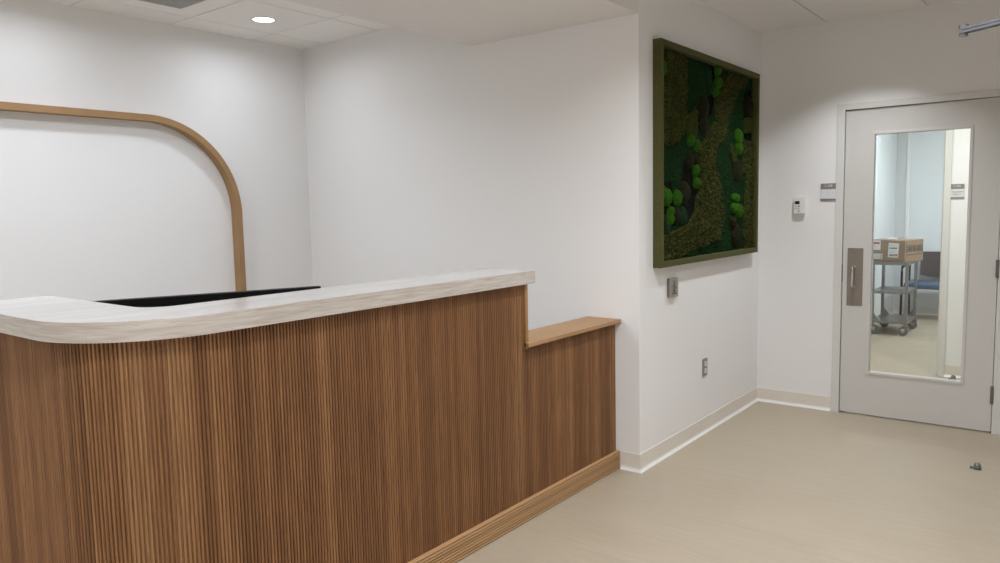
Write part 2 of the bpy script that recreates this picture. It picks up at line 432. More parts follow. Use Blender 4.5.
# ------------------------------------------------------------------ reception desk
YL, YR = .887, YM-.002          # fluted side face, wall end
XF = -2.075; RC = .33; XL = -3.085; YS = 2.812
def path(off):                  # outward offset from the fluted face line; returns (x, y, nx, ny, s)
    out = []; s = 0
    r = RC+off; cx, cy = XF-RC, YL+RC
    L1 = cx-XL; L2 = RC*PI/2; L3 = YR-cy
    return cx, cy, L1, L2, L3
def pt(s, off):
    cx, cy, L1, L2, L3 = path(0)
    if s < L1: return (XL+s, YL-off)
    if s < L1+L2:
        a = (s-L1)/RC; return (cx+(RC+off)*math.sin(a), cy-(RC+off)*math.cos(a))
    return (XF+off, cy+(s-L1-L2))
_, cyc, L1, L2, L3 = path(0); LT = L1+L2+L3
desk = empty('reception_desk', (XF, 2.0, 0), 'curved reception desk of vertical fluted brown oak with a lower end section against the wall', 'reception desk')
S_STEP = round((L1+L2+(YS-cyc))/PITCH)*PITCH; YS = cyc+S_STEP-L1-L2
def fluted(s0, s1, z0, z1, name):
    bm = bmesh.new(); uvl = bm.loops.layers.uv.new('UVMap')
    n0, n1 = round(s0/PITCH), min(round(s1/PITCH), math.floor(LT/PITCH+.001))
    prof = [(0, -.0070), (.26, -.0070), (.30, -.0028), (.40, -.0008), (.63, 0), (.86, -.0008), (.96, -.0028)]
    cols = []
    for k in range(n0, n1):
        for f, d in prof: cols.append(((k+f)*PITCH, d))
    cols.append((n1*PITCH, -.0070))
    vs = [(bm.verts.new((*pt(s, d), z0)), bm.verts.new((*pt(s, d), z1)), s) for s, d in cols]
    back = [(bm.verts.new((*pt(s, -.008), z0)), bm.verts.new((*pt(s, -.008), z1))) for s, d in cols]
    for i in range(len(vs)-1):
        a, b = vs[i], vs[i+1]
        f = bm.faces.new((a[0], b[0], b[1], a[1]))
        for lp, (s, z) in zip(f.loops, ((a[2]+1e-5, z0), (b[2]-1e-5, z0), (b[2]-1e-5, z1), (a[2]+1e-5, z1))): lp[uvl].uv = (s, z)
        bm.faces.new((a[1], b[1], back[i+1][1], back[i][1])); bm.faces.new((a[0], back[i][0], back[i+1][0], b[0]))
        bm.faces.new((back[i][0], back[i][1], back[i+1][1], back[i+1][0]))
    bm.faces.new((vs[0][0], vs[0][1], back[0][1], back[0][0])); bm.faces.new((vs[-1][0], back[-1][0], back[-1][1], vs[-1][1]))
    o = P(desk, name, bm, 'tambour'); return o
fluted(0, S_STEP, .100, 1.146, 'fluted_panel')
fluted(S_STEP, LT, .100, .846, 'fluted_panel')
# plinth with horizontal reeds
bm = bmesh.new(); uvl = bm.loops.layers.uv.new('UVMap')
prof = [(-.004, 0)]
NR = 8; rp = .104/NR
for k in range(NR):
    for f, d in ((.0, .0060), (.30, .0060), (.34, .0160), (.46, .0188), (.66, .0195), (.86, .0188), (.97, .0160), (.999, .0060)): prof.append((d, (k+f)*rp))
prof += [(.012, .104), (-.004, .104)]
svals = [0, L1]+[L1+L2*k/24 for k in range(1, 25)]+[LT]
rows = [[bm.verts.new((*pt(min(s, LT-.0001), d), z)) for d, z in prof] for s in svals]
for i in range(len(rows)-1):
    a, b = rows[i], rows[i+1]
    for k in range(len(prof)-1):
        f = bm.faces.new((a[k], b[k], b[k+1], a[k+1]))
        zz = [(prof[k][1]/rp*PITCH, svals[i]), (prof[k][1]/rp*PITCH, svals[i+1]), (prof[k+1][1]/rp*PITCH, svals[i+1]), (prof[k+1][1]/rp*PITCH, svals[i])]
        for lp, q in zip(f.loops, zz): lp[uvl].uv = (q[0], q[1])
bm.faces.new(rows[0]); bm.faces.new(rows[-1][::-1])
P(desk, 'plinth', bm, 'tambour_plinth')
# knee wall behind the flutes
def kneewall(s0, s1, z1, name):
    bm = bmesh.new()
    ss = [s for s in ([0, L1]+[L1+L2*k/16 for k in range(1, 17)]+[LT]) if s0 < s < s1]
    ss = [s0]+ss+[s1]
    poly = [pt(min(s, LT-.0001), -.0082) for s in ss]+[pt(min(s, LT-.0001), -.18) for s in ss[::-1]]
    prism(bm, poly, 0, z1); P(desk, name, bm, 'carcass')
kneewall(0, S_STEP, 1.146, 'inner_wall'); kneewall(S_STEP, LT, .846, 'inner_wall')
bm = bmesh.new(); box(bm, -2.262, XF+.014, YS+.0005, YS+.022, .8672, 1.146, .001); box(bm, XF+.0005, XF+.014, YS+.0005, YS+.022, .836, .8675, .001); P(desk, 'end_trim', bm, 'oak_z')
bm = bmesh.new(); box(bm, -2.268, -2.045, YS+.0005, YM-.001, .847, .867, .0015); P(desk, 'ledge', bm, 'oak_y')
bm = bmesh.new(); prism(bm, [(-3.08, 1.08), (-2.262, 1.08), (-2.262, 2.78), (-2.95, 2.78), (-2.95, 1.85), (-3.08, 1.75)], .715, .74); P(desk, 'work_surface', bm, 'carcass')
bm = bmesh.new(); box(bm, -2.95, -2.93, 1.9, 2.78, 0, .714); box(bm, -2.93, -2.262, 2.76, 2.78, 0, .714); P(desk, 'support_panel', bm, 'carcass')

# countertop
def arc(cx, cy, r, a0, a1, n): return [(cx+r*math.cos(a0+(a1-a0)*k/n), cy+r*math.sin(a0+(a1-a0)*k/n)) for k in range(n+1)]
poly = [(-3.112, .857)]+arc(-2.405, 1.217, .36, -PI/2, 0, 32)+[(-2.045, 2.874), (-2.355, 2.874)]+[(-2.345, 2.86)][:0]
poly += arc(-2.445, 1.27, .10, 0, -PI/2, 12)+[(-3.112, 1.17)]
poly = [(x if not (abs(x+2.355) < .001) else -2.345, y) for x, y in poly]
bm = bmesh.new(); prism(bm, poly, 1.147, 1.206)
es = [e for e in bm.edges if e.calc_face_angle(0) > .7]
bmesh.ops.bevel(bm, geom=es, offset=.0018, segments=2, affect='EDGES')
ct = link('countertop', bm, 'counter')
tag(ct, 'thick pale stone countertop with fine grain, curved round the corner of the fluted desk', 'countertop')

# monitor on the work surface (its back towards us)
mon = empty('computer_monitor', (-2.78, 1.62, .74), 'black wide computer monitor behind the countertop, only its top edge showing', 'monitor')
a = math.radians(-23.8)
def Pm(name, bm, m, smooth=False):
    o = link(name, bm, m, mon, smooth); return o
mon.rotation_euler[2] = a       # local y runs along the screen, +x is its back
Hh = .446
bm = bmesh.new(); box(bm, -.006, .034, -.47, .462, .09, Hh, .004); Pm('bezel', bm, 'black')
bm = bmesh.new(); box(bm, -.0075, -.0062, -.455, .447, .105, Hh-.012); Pm('screen', bm, 'screen')
bm = bmesh.new(); box(bm, .0342, .060, -.36, .10, .12, Hh-.05, .012); Pm('back_housing', bm, 'black')
bm = bmesh.new(); bar(bm, (.052, -.03, .010), (.045, -.03, .30), .06, .022, (1, 0, 0)); Pm('stand', bm, 'black')
bm = bmesh.new(); box(bm, -.09, .11, -.16, .10, 0, .010, .003); Pm('stand_base', bm, 'black')

# ------------------------------------------------------------------ arch band on the left wall
YO, ZO, RO, TH, DP = 3.062, 2.139, .64, .040, .074
YO2 = .35
def arch_line(off):
    r = RO-off
    pts = [(YO-off, 0.0), (YO-off, ZO-RO)]
    pts += [(YO-RO+r*math.cos(t), ZO-RO+r*math.sin(t)) for t in [PI/2*k/40 for k in range(1, 41)]]
    pts += [(YO2+RO+r*math.cos(t), ZO-RO+r*math.sin(t)) for t in [PI/2+PI/2*k/40 for k in range(0, 41)]]
    pts += [(YO2+off, 0.0)]
    return pts
o_, i_ = arch_line(0), arch_line(TH)
bm = bmesh.new()
rows = []
for (a1, b1), (a2, b2) in zip(o_, i_):
    rows.append([bm.verts.new((XA+.0005, a1, b1+.11*(b1 == 0))), bm.verts.new((XA+DP, a1, b1+.11*(b1 == 0))), bm.verts.new((XA+DP, a2, b2+.11*(b2 == 0))), bm.verts.new((XA+.0005, a2, b2+.11*(b2 == 0)))])
for p, q in zip(rows, rows[1:]):
    for k in range(4): bm.faces.new((p[k], q[k], q[(k+1)%4], p[(k+1)%4]))
bm.faces.new(rows[0]); bm.faces.new(rows[-1][::-1])
ar = link('wall_arch', bm, 'arch'); tag(ar, 'thin oak band bent into a large round-cornered arch on the left white wall', 'wall decoration')

# ------------------------------------------------------------------ moss panel
PX = XW+.052
PY0, PY1, PZ0, PZ1, BW = 3.868, 5.437, 1.147, 2.412, .034
moss = empty('moss_panel', (XW, (PY0+PY1)/2, PZ0), 'large olive-framed panel of green preserved moss hanging on the side wall', 'wall art')
bm = bmesh.new()
box(bm, XW+.0005, PX, PY0, PY0+BW, PZ0, PZ1, .0015); box(bm, XW+.0005, PX, PY1-BW, PY1, PZ0, PZ1, .0015)
box(bm, XW+.0005, PX-.0001, PY0+BW-.001, PY1-BW+.001, PZ0, PZ0+BW, .0015); box(bm, XW+.0005, PX-.0001, PY0+BW-.001, PY1-BW+.001, PZ1-BW, PZ1, .0015)
P(moss, 'picture_frame', bm, 'frame_green')
OL = [[(4.012, 2.423), (4.254, 2.404), (4.271, 2.147), (4.259, 1.941), (4.161, 1.877), (4.067, 1.837), (3.88, 1.862), (3.88, 2.136), (4.0, 2.201)],
 [(4.951, 2.392), (5.309, 2.371), (5.138, 2.257), (4.993, 2.156), (4.942, 2.053), (4.909, 1.972), (4.756, 1.867), (4.708, 1.75), (4.778, 1.623), (4.85, 1.492), (4.853, 1.36), (4.768, 1.265), (4.602, 1.234), (4.339, 1.211), (4.124, 1.165), (3.886, 1.16), (3.886, 1.305), (4.055, 1.344), (4.264, 1.372), (4.381, 1.442), (4.44, 1.558), (4.469, 1.681), (4.452, 1.833), (4.59, 1.951), (4.702, 2.047), (4.7, 2.16), (4.815, 2.267)],
 [(5.225, 1.939), (5.426, 1.95), (5.455, 1.146), (5.249, 1.15), (5.222, 1.419), (5.276, 1.594), (5.212, 1.732)]]
YE_ = [[(4.286, 2.049), (4.433, 2.085), (4.45, 1.954), (4.406, 1.861), (4.288, 1.896)], [(4.981, 1.924), (5.075, 1.863), (5.115, 1.783), (5.003, 1.779), (4.965, 1.857)], [(5.22, 2.089), (5.42, 2.105), (5.423, 2.006), (5.243, 1.995)]]
def inside(y, z, q):
    c = False; n = len(q)
    for i in range(n):
        (a, b), (d, e) = q[i], q[(i+1) % n]
        if (b > z) != (e > z) and y < (d-a)*(z-b)/(e-b)+a: c = not c
    return c
def region(y, z):
    w = noise.noise_vector(Vector((y*9, z*9, 3)))*.03
    yy, zz = y+w.x, z+w.y
    for i, q in enumerate(OL):
        if inside(yy, zz, q): return ('o', i)
    for i, q in enumerate(YE_):
        if inside(yy, zz, q): return ('y', i)
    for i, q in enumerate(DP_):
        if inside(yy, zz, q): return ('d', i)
    return ('b', 0)
DP_ = [[(4.235, 1.75), (4.40, 1.84), (4.455, 1.53), (4.37, 1.36), (4.26, 1.50), (4.19, 1.62)], [(4.58, 2.39), (4.70, 2.40), (4.74, 2.17), (4.64, 2.05), (4.58, 2.2)], [(5.22, 2.26), (5.38, 2.30), (5.40, 1.90), (5.21, 1.90)], [(3.90, 1.65), (4.1, 1.62), (4.16, 1.40), (3.9, 1.34)]]  # dark gaps around the mounds, their shade painted as near-black patches
ST = .0055
ny = int((PY1-PY0-2*BW)/ST); nz = int((PZ1-PZ0-2*BW)/ST)
cells = {}
for j in range(ny):
    for k in range(nz):
        cells.setdefault(region(PY0+BW+(j+.5)*ST, PZ0+BW+(k+.5)*ST), []).append((j, k))
def hgt(kind, y, z):
    v = Vector((y, z, 0))
    if kind == 'o':
        d = noise.voronoi(v*62)[0][0]; d2_ = noise.voronoi(v*140+Vector((3, 1, 2)))[0][0]
        return .020+.026*(1-min(1, d*1.4))+.006*(1-min(1, d2_*1.5))+.010*noise.noise(v*7)
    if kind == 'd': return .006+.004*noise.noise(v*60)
    if kind == 'y': return .022+.012*noise.noise(v*40)+.010*(1-min(1, noise.voronoi(v*90)[0][0]*1.4))
    return .012+.012*noise.noise(v*8)+.009*noise.noise(v*60)+.004*noise.noise(v*160)
for (kd, idx), cl_ in cells.items():
    bm = bmesh.new(); vd = {}; cs = set(cl_)
    def gv(j, k):
        if (j, k) not in vd:
            y, z = PY0+BW+j*ST, PZ0+BW+k*ST
            edge = any((j+a_, k+b_) not in cs for a_ in (0, -1) for b_ in (0, -1))
            jj = noise.noise_vector(Vector((y*150, z*150, 9)))*.003
            h = hgt(kd, y, z)
            if edge and kd != 'b': h = .010
            lim = (0 < j < ny and 0 < k < nz)
            vd[(j, k)] = bm.verts.new((XW+max(.004, h), y+jj.x*lim, z+jj.y*lim))
        return vd[(j, k)]
    for j, k in cl_: bm.faces.new((gv(j, k), gv(j+1, k), gv(j+1, k+1), gv(j, k+1)))
    P(moss, {'o': 'reindeer_moss', 'y': 'yellow_moss', 'b': 'flat_moss', 'd': 'gap_shade_patch'}[kd], bm, {'o': 'moss_olive', 'y': 'moss_yellow', 'b': 'moss_base', 'd': 'moss_gap_shade'}[kd], True)
bm = bmesh.new(); box(bm, XW+.0005, XW+.003, PY0+BW, PY1-BW, PZ0+BW, PZ1-BW); P(moss, 'backing_board', bm, 'moss_brown')
BR = [(3.948, 2.268, 0.05, 0.049), (4.746, 2.353, 0.042, 0.037), (4.755, 2.279, 0.05, 0.043), (4.715, 2.211, 0.033, 0.032), (5.129, 1.953, 0.075, 0.061), (5.131, 1.879, 0.067, 0.051), (4.421, 1.862, 0.038, 0.042), (4.331, 1.887, 0.051, 0.041), (4.408, 1.71, 0.038, 0.048), (4.424, 1.631, 0.046, 0.037), (3.935, 1.574, 0.045, 0.053), (4.015, 1.546, 0.052, 0.054), (4.15, 1.54, 0.055, 0.052), (4.055, 1.465, 0.034, 0.032), (4.048, 1.421, 0.034, 0.045), (5.075, 1.538, 0.075, 0.034), (5.049, 1.47, 0.056, 0.041), (5.144, 1.448, 0.058, 0.055)]
DK = [(4.532, 2.101, 0.085, 0.079), (4.526, 1.996, 0.078, 0.055), (5.322, 2.174, 0.078, 0.076), (5.097, 1.729, 0.1, 0.081), (4.255, 1.575, 0.085, 0.066), (4.318, 1.767, 0.058, 0.06), (3.955, 1.41, 0.05, 0.051), (4.137, 1.435, 0.048, 0.052), (5.091, 1.284, 0.09, 0.083), (5.033, 1.375, 0.056, 0.041), (4.813, 2.342, 0.042, 0.035), (4.407, 1.77, 0.045, 0.037), (3.961, 2.345, 0.045, 0.027)]
GN = [(4.221, 1.427, 0.071, 0.065), (4.584, 2.310, 0.063, 0.06), (4.617, 2.238, 0.064, 0.055), (4.002, 1.357, 0.052, 0.052)]
for L, mt, nm, dp in ((BR, 'moss_bright', 'bright_moss_mound', .040), (DK, 'moss_brown', 'brown_moss_mound', .036), (GN, 'moss_dark', 'green_moss_mound', .034)):
    for (y, z, a1, b1) in L:
        bm = bmesh.new(); bmesh.ops.create_icosphere(bm, subdivisions=4, radius=1)
        for v in bm.verts:
            n = noise.noise(v.co*2.2+Vector((y*9, z*9, 0)))*.10+noise.noise(v.co*14+Vector((y, z, 4)))*.035
            c = v.co*(1+n); v.co = Vector((XW+.006+max(c.z, -.05)*dp, y+c.x*a1*.80, z+c.y*b1))
        o = P(moss, nm, bm, mt, True)
        if mt != 'moss_bright': o['label'] = {'moss_brown': 'dark brownish moss mound', 'moss_dark': 'deep green moss mound'}[mt]
        else: o['label'] = 'bright green moss mound'

# ------------------------------------------------------------------ small wall fittings
pp = empty('door_opener_button', (XW, 4.08, .957), 'square steel door opener button with wheelchair symbol below the moss panel', 'push button')
bm = bmesh.new(); box(bm, XW+.0005, XW+.016, 4.049, 4.159, .958, 1.069, .003); P(pp, 'housing', bm, 'hinge')
bm = bmesh.new(); box(bm, XW+.0162, XW+.0205, 4.047, 4.161, .956, 1.071, .002); P(pp, 'face_plate', bm, 'steel')
bm = bmesh.new(); xf = XW+.0210
yy, zz = 4.103, 1.026
def T(*p): return [(xf, yy+a_, zz+b_) for a_, b_ in p]
cyl(bm, (xf-.0004, yy-.004, zz+.026), (xf+.0005, yy-.004, zz+.026), .0052, 16)
for s in (T((-.004, .019), (-.001, -.002)), T((-.001, -.002), (.012, -.003)), T((.012, -.003), (.018, -.018)), T((-.003, .009), (.009, .008))):
    bar(bm, s[0], s[1], .0009, .0048, (s[1][0], -(s[1][2]-s[0][2]), s[1][1]-s[0][1]))
ring = [(xf, yy-.002+.0145*math.cos(t), zz-.010+.0145*math.sin(t)) for t in [math.radians(d) for d in range(100, 361, 12)]]
tube(bm, ring, .0014, 6); P(pp, 'wheelchair_symbol', bm, 'ink')
for s, z in (('PUSH', .993), ('TO OPEN', .978)):
    text_mesh('lettering', s, .0135, 'ink', pp, face_mat((xf-XW, 4.104-4.08, z-.957), (0, 1, 0), (0, 0, 1)), bold=.0003)

ou = empty('power_outlet', (XW, 4.605, .383), 'grey metal power outlet low on the wall below the moss panel', 'power outlet')
bm = bmesh.new(); box(bm, XW+.0005, XW+.006, 4.570, 4.641, .383, .499, .002); P(ou, 'cover_plate', bm, 'grey_pl')
for z in (.464, .419):
    bm = bmesh.new(); box(bm, XW+.0062, XW+.009, 4.594, 4.619, z-.0150, z+.0150, .004); s = P(ou, 'socket', bm, 'white_pl')
    bm = bmesh.new()
    box(bm, XW+.0091, XW+.0096, 4.5985, 4.6005, z-.003, z+.007); box(bm, XW+.0091, XW+.0096, 4.6115, 4.6135, z-.003, z+.007)
    cyl(bm, (XW+.0091, 4.606, z-.008), (XW+.0096, 4.606, z-.008), .0022, 10); P(ou, 'slots', bm, 'ink', parent=s)
bm = bmesh.new(); cyl(bm, (XW+.006, 4.6055, .4415), (XW+.0072, 4.6055, .4415), .003, 12); P(ou, 'screw', bm, 'chrome')

th = empty('thermostat', (-1.637, YD, 1.417), 'small white thermostat with dark display on the far wall left of the sign', 'thermostat')
bm = bmesh.new(); box(bm, -1.675, -1.599, YD-.0285, YD-.0005, 1.418, 1.539, .004); P(th, 'housing', bm, 'white_pl')
bm = bmesh.new(); box(bm, -1.667, -1.634, YD-.0298, YD-.0288, 1.487, 1.509, .001); P(th, 'display', bm, 'lcd')
for x, z, m in ((-1.661, 1.472, 'btn'), (-1.640, 1.472, 'ink'), (-1.661, 1.456, 'btn'), (-1.640, 1.456, 'btn'), (-1.6405, 1.438, 'ink')):
    bm = bmesh.new(); box(bm, x-.0055, x+.0065, YD-.030, YD-.0288, z-.0035, z+.0035, .001); P(th, 'button', bm, m)

def room_sign(x0, y, z0, label, num, lines):
    r = empty('room_sign', (x0+.052, y, z0), label, 'sign', 'taupe and white room signs'); W_, H_ = .103, .120
    bm = bmesh.new(); box(bm, x0, x0+W_, y-.006, y-.0005, z0, z0+H_, .001); P(r, 'back_plate', bm, 'taupe')
    bm = bmesh.new(); box(bm, x0+.0005, x0+W_-.0005, y-.0075, y-.0062, z0+.013, z0+.079); P(r, 'white_insert', bm, 'sign_white')
    q = lambda z: face_mat((0, -.0072, z), (1, 0, 0), (0, 0, 1))
    text_mesh('room_number', num, .023, 'white_pl', r, q(.103))
    for i, s in enumerate(lines): text_mesh('room_name', s, .0175, 'ink', r, face_mat((0, -.0082, .056-.021*i), (1, 0, 0), (0, 0, 1)))
room_sign(-1.498, YD, 1.508, 'taupe and blank white room sign beside the door frame, next to thermostat', '1-108', [])
room_sign(-.913, Y2, 1.503, 'taupe and white treatment room sign seen through the door glass', '1-109', ['Treatment', 'Room 1'])

def door_stop(x, y, label, k=1):
    r = empty('door_stop', (x, y, 0), label, 'door stop', 'dome door stops on the floor')
    bm = bmesh.new()
    prof = [(.0, .036), (.008, .0355), (.0145, .032), (.0175, .024), (.0185, .012), (.019, 0)]
    rings = []
    for rr, z in prof[1:]:
        rings.append([bm.verts.new((x+rr*math.cos(2*PI*q/24), y+rr*math.sin(2*PI*q/24), z)) for q in range(24)])
    top = bm.verts.new((x, y, .036))
    for q in range(24): bm.faces.new((top, rings[0][q], rings[0][(q+1) % 24]))
    for a_, b_ in zip(rings, rings[1:]):
        for q in range(24): bm.faces.new((a_[q], b_[q], b_[(q+1) % 24], a_[(q+1) % 24]))
    bm.faces.new(rings[-1][::-1]); P(r, 'dome', bm, 'stop_metal', True)
    bm = bmesh.new(); box(bm, x-.036*k, x-.014, y-.009, y+.009, .001, .012, .003); P(r, 'rubber_bumper', bm, 'rubber')
    return r
door_stop(-.425, 4.812, 'small grey dome door stop alone on the open beige floor at right')
door_stop(-.828, 7.16, 'small dark dome door stop on the floor beyond the door glass', 1.0)

# ------------------------------------------------------------------ ceiling fixtures
def downlight(x, y, z, label, s, col=(.95, .985, 1.04), r=.066, spread=140):
    t = empty('recessed_downlight', (x, y, z), label, 'ceiling light', 'recessed downlights in the ceilings')
    bm = bmesh.new(); o, i = [], []
    for q in range(40):
        a_ = 2*PI*q/40; c_, s_ = math.cos(a_), math.sin(a_)
        o.append([bm.verts.new((x+R_*c_, y+R_*s_, z-h)) for R_, h in ((r+.016, 0.0003), (r+.014, .004), (r+.001, .004), (r, .001))])
    for q in range(40):
        for k in range(3): bm.faces.new((o[q][k], o[(q+1) % 40][k], o[(q+1) % 40][k+1], o[q][k+1]))
    P(t, 'trim_ring', bm, 'white_pl', True)
    bm = bmesh.new(); bmesh.ops.create_circle(bm, cap_ends=True, segments=40, radius=r-.0005, matrix=Matrix.Translation((x, y, z-.0022)) @ Matrix.Rotation(PI, 4, 'X'))
    me = link('diffuser', bm, emit('downlight_glow', col, 6), None)
    me.data.transform(Matrix.Translation(-t.location)); me.parent = t
    ld = bpy.data.lights.new('downlight_beam', 'AREA'); ld.shape = 'DISK'; ld.size = 2*r-.004; ld.energy = s; ld.color = col; ld.spread = math.radians(spread)
    lo = bpy.data.objects.new('lamp', ld); C.objects.link(lo); lo.parent = t; lo.location = (0, 0, -.0045)
    # make the disc face the floor
    if me.data.polygons[0].normal.z > 0: me.data.flip_normals()
    return t
LA = 4.6; LB = 18.5; CA = (.90, .97, 1.07)
downlight(-4.225, 2.98, 2.74, 'round glowing downlight in the ceiling tile over the back corner behind the desk', LA, CA, .066, 166)
downlight(-4.225, 1.70, 2.74, 'round downlight in the ceiling in front of the arch, middle one of the row', LA, CA, .066, 166)
downlight(-4.225, .45, 2.74, 'round downlight in the ceiling behind the desk, nearest of the row', LA, CA, .066, 166)
downlight(-3.61, 2.31, 2.74, 'added unseen downlight in the ceiling over the far end of the work surface', 9, CA)  # second row, added out of view behind the soffit to even the alcove
downlight(-3.61, 1.09, 2.74, 'added unseen downlight in the ceiling over the near end of the work surface', 14, CA)
downlight(-3.61, -.74, 2.74, 'added unseen downlight in the alcove ceiling, level with the viewer', 12, CA)
downlight(-1.17, 4.95, HC, 'round downlight in the ceiling between the moss panel and the glazed door', 10.5, spread=108)
downlight(-1.17, 2.75, HC, 'round downlight in the ceiling in front of the low end of the desk', LB)
downlight(-1.17, .55, HC, 'round downlight in the ceiling in front of the curved desk corner', LB)
downlight(-1.17, -1.65, HC, 'added unseen downlight in the ceiling behind the viewer on the desk side', LB)  # this and the next four are added out of view to brighten the room
downlight(-.26, -1.65, HC, 'added unseen downlight in the ceiling behind the viewer on the right', LB)
downlight(-.26, 2.75, HC, 'added unseen downlight in the ceiling near the closer arm at the right', 16)
downlight(-.26, .55, HC, 'added unseen downlight in the ceiling above the viewer', 15)
downlight(-3.3, -2.2, 2.74, 'added unseen downlight in the ceiling behind the left end of the desk', LB)
downlight(-.4, 6.45, HC, 'round downlight in the ceiling of the corridor beyond the door', 20, (.97, .985, .97))
downlight(-1.5, 6.45, HC, 'round downlight in the corridor ceiling left of the doorway', 14, (.97, .985, .97))
def troffer(x, y, label, s, col):
    t = empty('ceiling_panel_light', (x, y, HC), label, 'ceiling light', 'panel lights in the treatment room ceiling')
    bm = bmesh.new()
    for a_, b_, c_, d_ in ((-.3, -.28, -.3, .3), (.28, .3, -.3, .3), (-.28, .28, -.3, -.28), (-.28, .28, .28, .3)): box(bm, x+a_, x+b_, y+c_, y+d_, HC-.008, HC-.0005)
    P(t, 'frame', bm, 'white_pl')
    bm = bmesh.new(); box(bm, x-.279, x+.279, y-.279, y+.279, HC-.005, HC-.001)
    P(t, 'diffuser', bm, emit('panel_glow', col, s))
troffer(-1.0, 9.3, 'square cool white ceiling panel light in the treatment room', 42, (.86, .94, 1))
troffer(.8, 9.3, 'square cool white ceiling panel light, further right in the treatment room', 42, (.86, .94, 1))

vt = empty('ceiling_vent', (-4.2, 2.34, 2.74), 'square grey perforated air vent in the ceiling, left of the downlight', 'air vent')
bm = bmesh.new(); X0, X1, Y0, Y1 = -4.35, -4.05, 2.19, 2.49
for a_, b_, c_, d_ in ((X0-.012, X0, Y0-.012, Y1+.012), (X1, X1+.012, Y0-.012, Y1+.012), (X0, X1, Y0-.012, Y0), (X0, X1, Y1, Y1+.012)): box(bm, a_, b_, c_, d_, 2.734, 2.7398, .001)
P(vt, 'border', bm, 'white_pl')
bm = bmesh.new(); box(bm, X0, X1, Y0, Y1, 2.7375, 2.7395); P(vt, 'backing', bm, 'black')
bm = bmesh.new(); n = 30; h = (X1-X0)/n
for k in range(n):
    box(bm, X0+k*h+.0015, X0+(k+1)*h-.0015, Y0, Y1, 2.7355, 2.7370)
for k in range(n):
    box(bm, X0, X1, Y0+k*h+.0015, Y0+(k+1)*h-.0015, 2.7348, 2.7356)
P(vt, 'perforated_face', bm, 'vent')

# ------------------------------------------------------------------ utility cart, carton, chair beyond the glass
CX0, CX1, CY0, CY1 = -1.895, -1.530, 9.21, 9.78
cart = empty('utility_cart', ((CX0+CX1)/2, (CY0+CY1)/2, 0), 'three-shelf stainless steel cart on casters seen through the door glass', 'cart')
for z in (.155, .490, .812):
    bm = bmesh.new(); box(bm, CX0, CX1, CY0, CY1, z-.003, z)
    lip = .028 if z < .7 else -.028
    for a_, b_, c_, d_ in ((CX0, CX0+.004, CY0, CY1), (CX1-.004, CX1, CY0, CY1), (CX0, CX1, CY0, CY0+.004), (CX0, CX1, CY1-.004, CY1)):
        box(bm, a_, b_, c_, d_, z-.030, z-.002)
    P(cart, 'shelf', bm, 'cart_steel')
for x in (CX0+.012, CX1-.012):
    for y in (CY0+.012, CY1-.012):
        bm = bmesh.new(); box(bm, x-.016, x+.016, y-.016, y+.016, .110, .8115, .003)
        sx = 1 if x < -1.7 else -1; sy = 1 if y < 9.5 else -1
        vs = [bm.verts.new(p) for p in ((x+sx*.016, y, .156), (x+sx*.075, y, .156), (x+sx*.016, y, .235))]; bm.faces.new(vs)
        P(cart, 'post', bm, 'cart_steel')
        ax, ay = (x+.025 if x < -1.7 else x-.02), y-.01 if y < 9.5 else y+.0
        cst = None
        bm = bmesh.new(); box(bm, x-.03, x+.03, y-.03, y+.03, .104, .110); 
        for e_ in (-.022, .022): bar(bm, (x, y+e_, .102), (ax, ay+e_, .05), .004, .034, (1, 0, 0))
        cyl(bm, (x, y, .096), (x, y, .104), .026, 16)
        cst = P(cart, 'caster', bm, 'hinge')
        bm = bmesh.new(); cyl(bm, (ax, ay-.016, .050), (ax, ay+.016, .050), .050, 28); P(cart, 'wheel', bm, 'rubber', parent=cst)
        bm = bmesh.new(); cyl(bm, (ax, ay-.027, .050), (ax, ay+.027, .050), .010, 12); box(bm, ax-.022, ax+.022, ay-.045, ay-.024, .062, .082, .004); P(cart, 'axle_and_brake', bm, 'chrome', parent=cst)

# carton, turned a few degrees; origin at its near right bottom corner
bxo = empty('cardboard_box', (-1.567, 9.215, .8125), 'brown cardboard shipping box with white labels on the steel cart', 'box')
bxo.rotation_euler[2] = math.radians(-13)
BWd, BD, BH = .41, .47, .245
def Pb(name, bm, m, par=None): return link(name, bm, m, par or bxo)
bm = bmesh.new(); box(bm, -BWd, 0, 0, BD, .0, BH, .003); Pb('carton', bm, 'carton')
bm = bmesh.new(); box(bm, -BWd/2-.002, -BWd/2+.002, .004, BD-.004, BH-.0005, BH+.0012); Pb('flap_seam', bm, 'ink_soft')
bm = bmesh.new(); box(bm, -BWd+.004, -.004, .21, .27, BH+.0002, BH+.0014); Pb('packing_tape', bm, 'tape')
# shipping labels on the near face
def lab(x0, x1, z0, z1, rot=0):
    bm = bmesh.new(); box(bm, x0, x1, -.0016, -.0004, z0, z1)
    if rot: bmesh.ops.rotate(bm, verts=bm.verts, cent=((x0+x1)/2, 0, (z0+z1)/2), matrix=Matrix.Rotation(rot, 3, 'Y'))
    return Pb('paper_label', bm, 'label')
l1 = lab(-.375, -.265, .135, .240); l2 = lab(-.338, -.240, .030, .092); l3 = lab(-.180, -.068, .055, .215, math.radians(3))
bm = bmesh.new(); box(bm, -.368, -.275, -.0024, -.0017, .200, .222); Pb('red_stripe', bm, 'red', l1)
def lines(par, x0, x1, zs, h, gap=0, m='ink'):
    bm = bmesh.new()
    for z in zs:
        x = x0
        while x < x1:
            w_ = random.uniform(.003, .012) if gap else x1-x0
            box(bm, x, min(x+w_, x1), -.0024, -.0017, z, z+h); x += w_+(gap or 1)
    return Pb('print', bm, m, par)
lines(l1, -.36, -.285, (.185, .172, .152), .004, .004, 'btn')
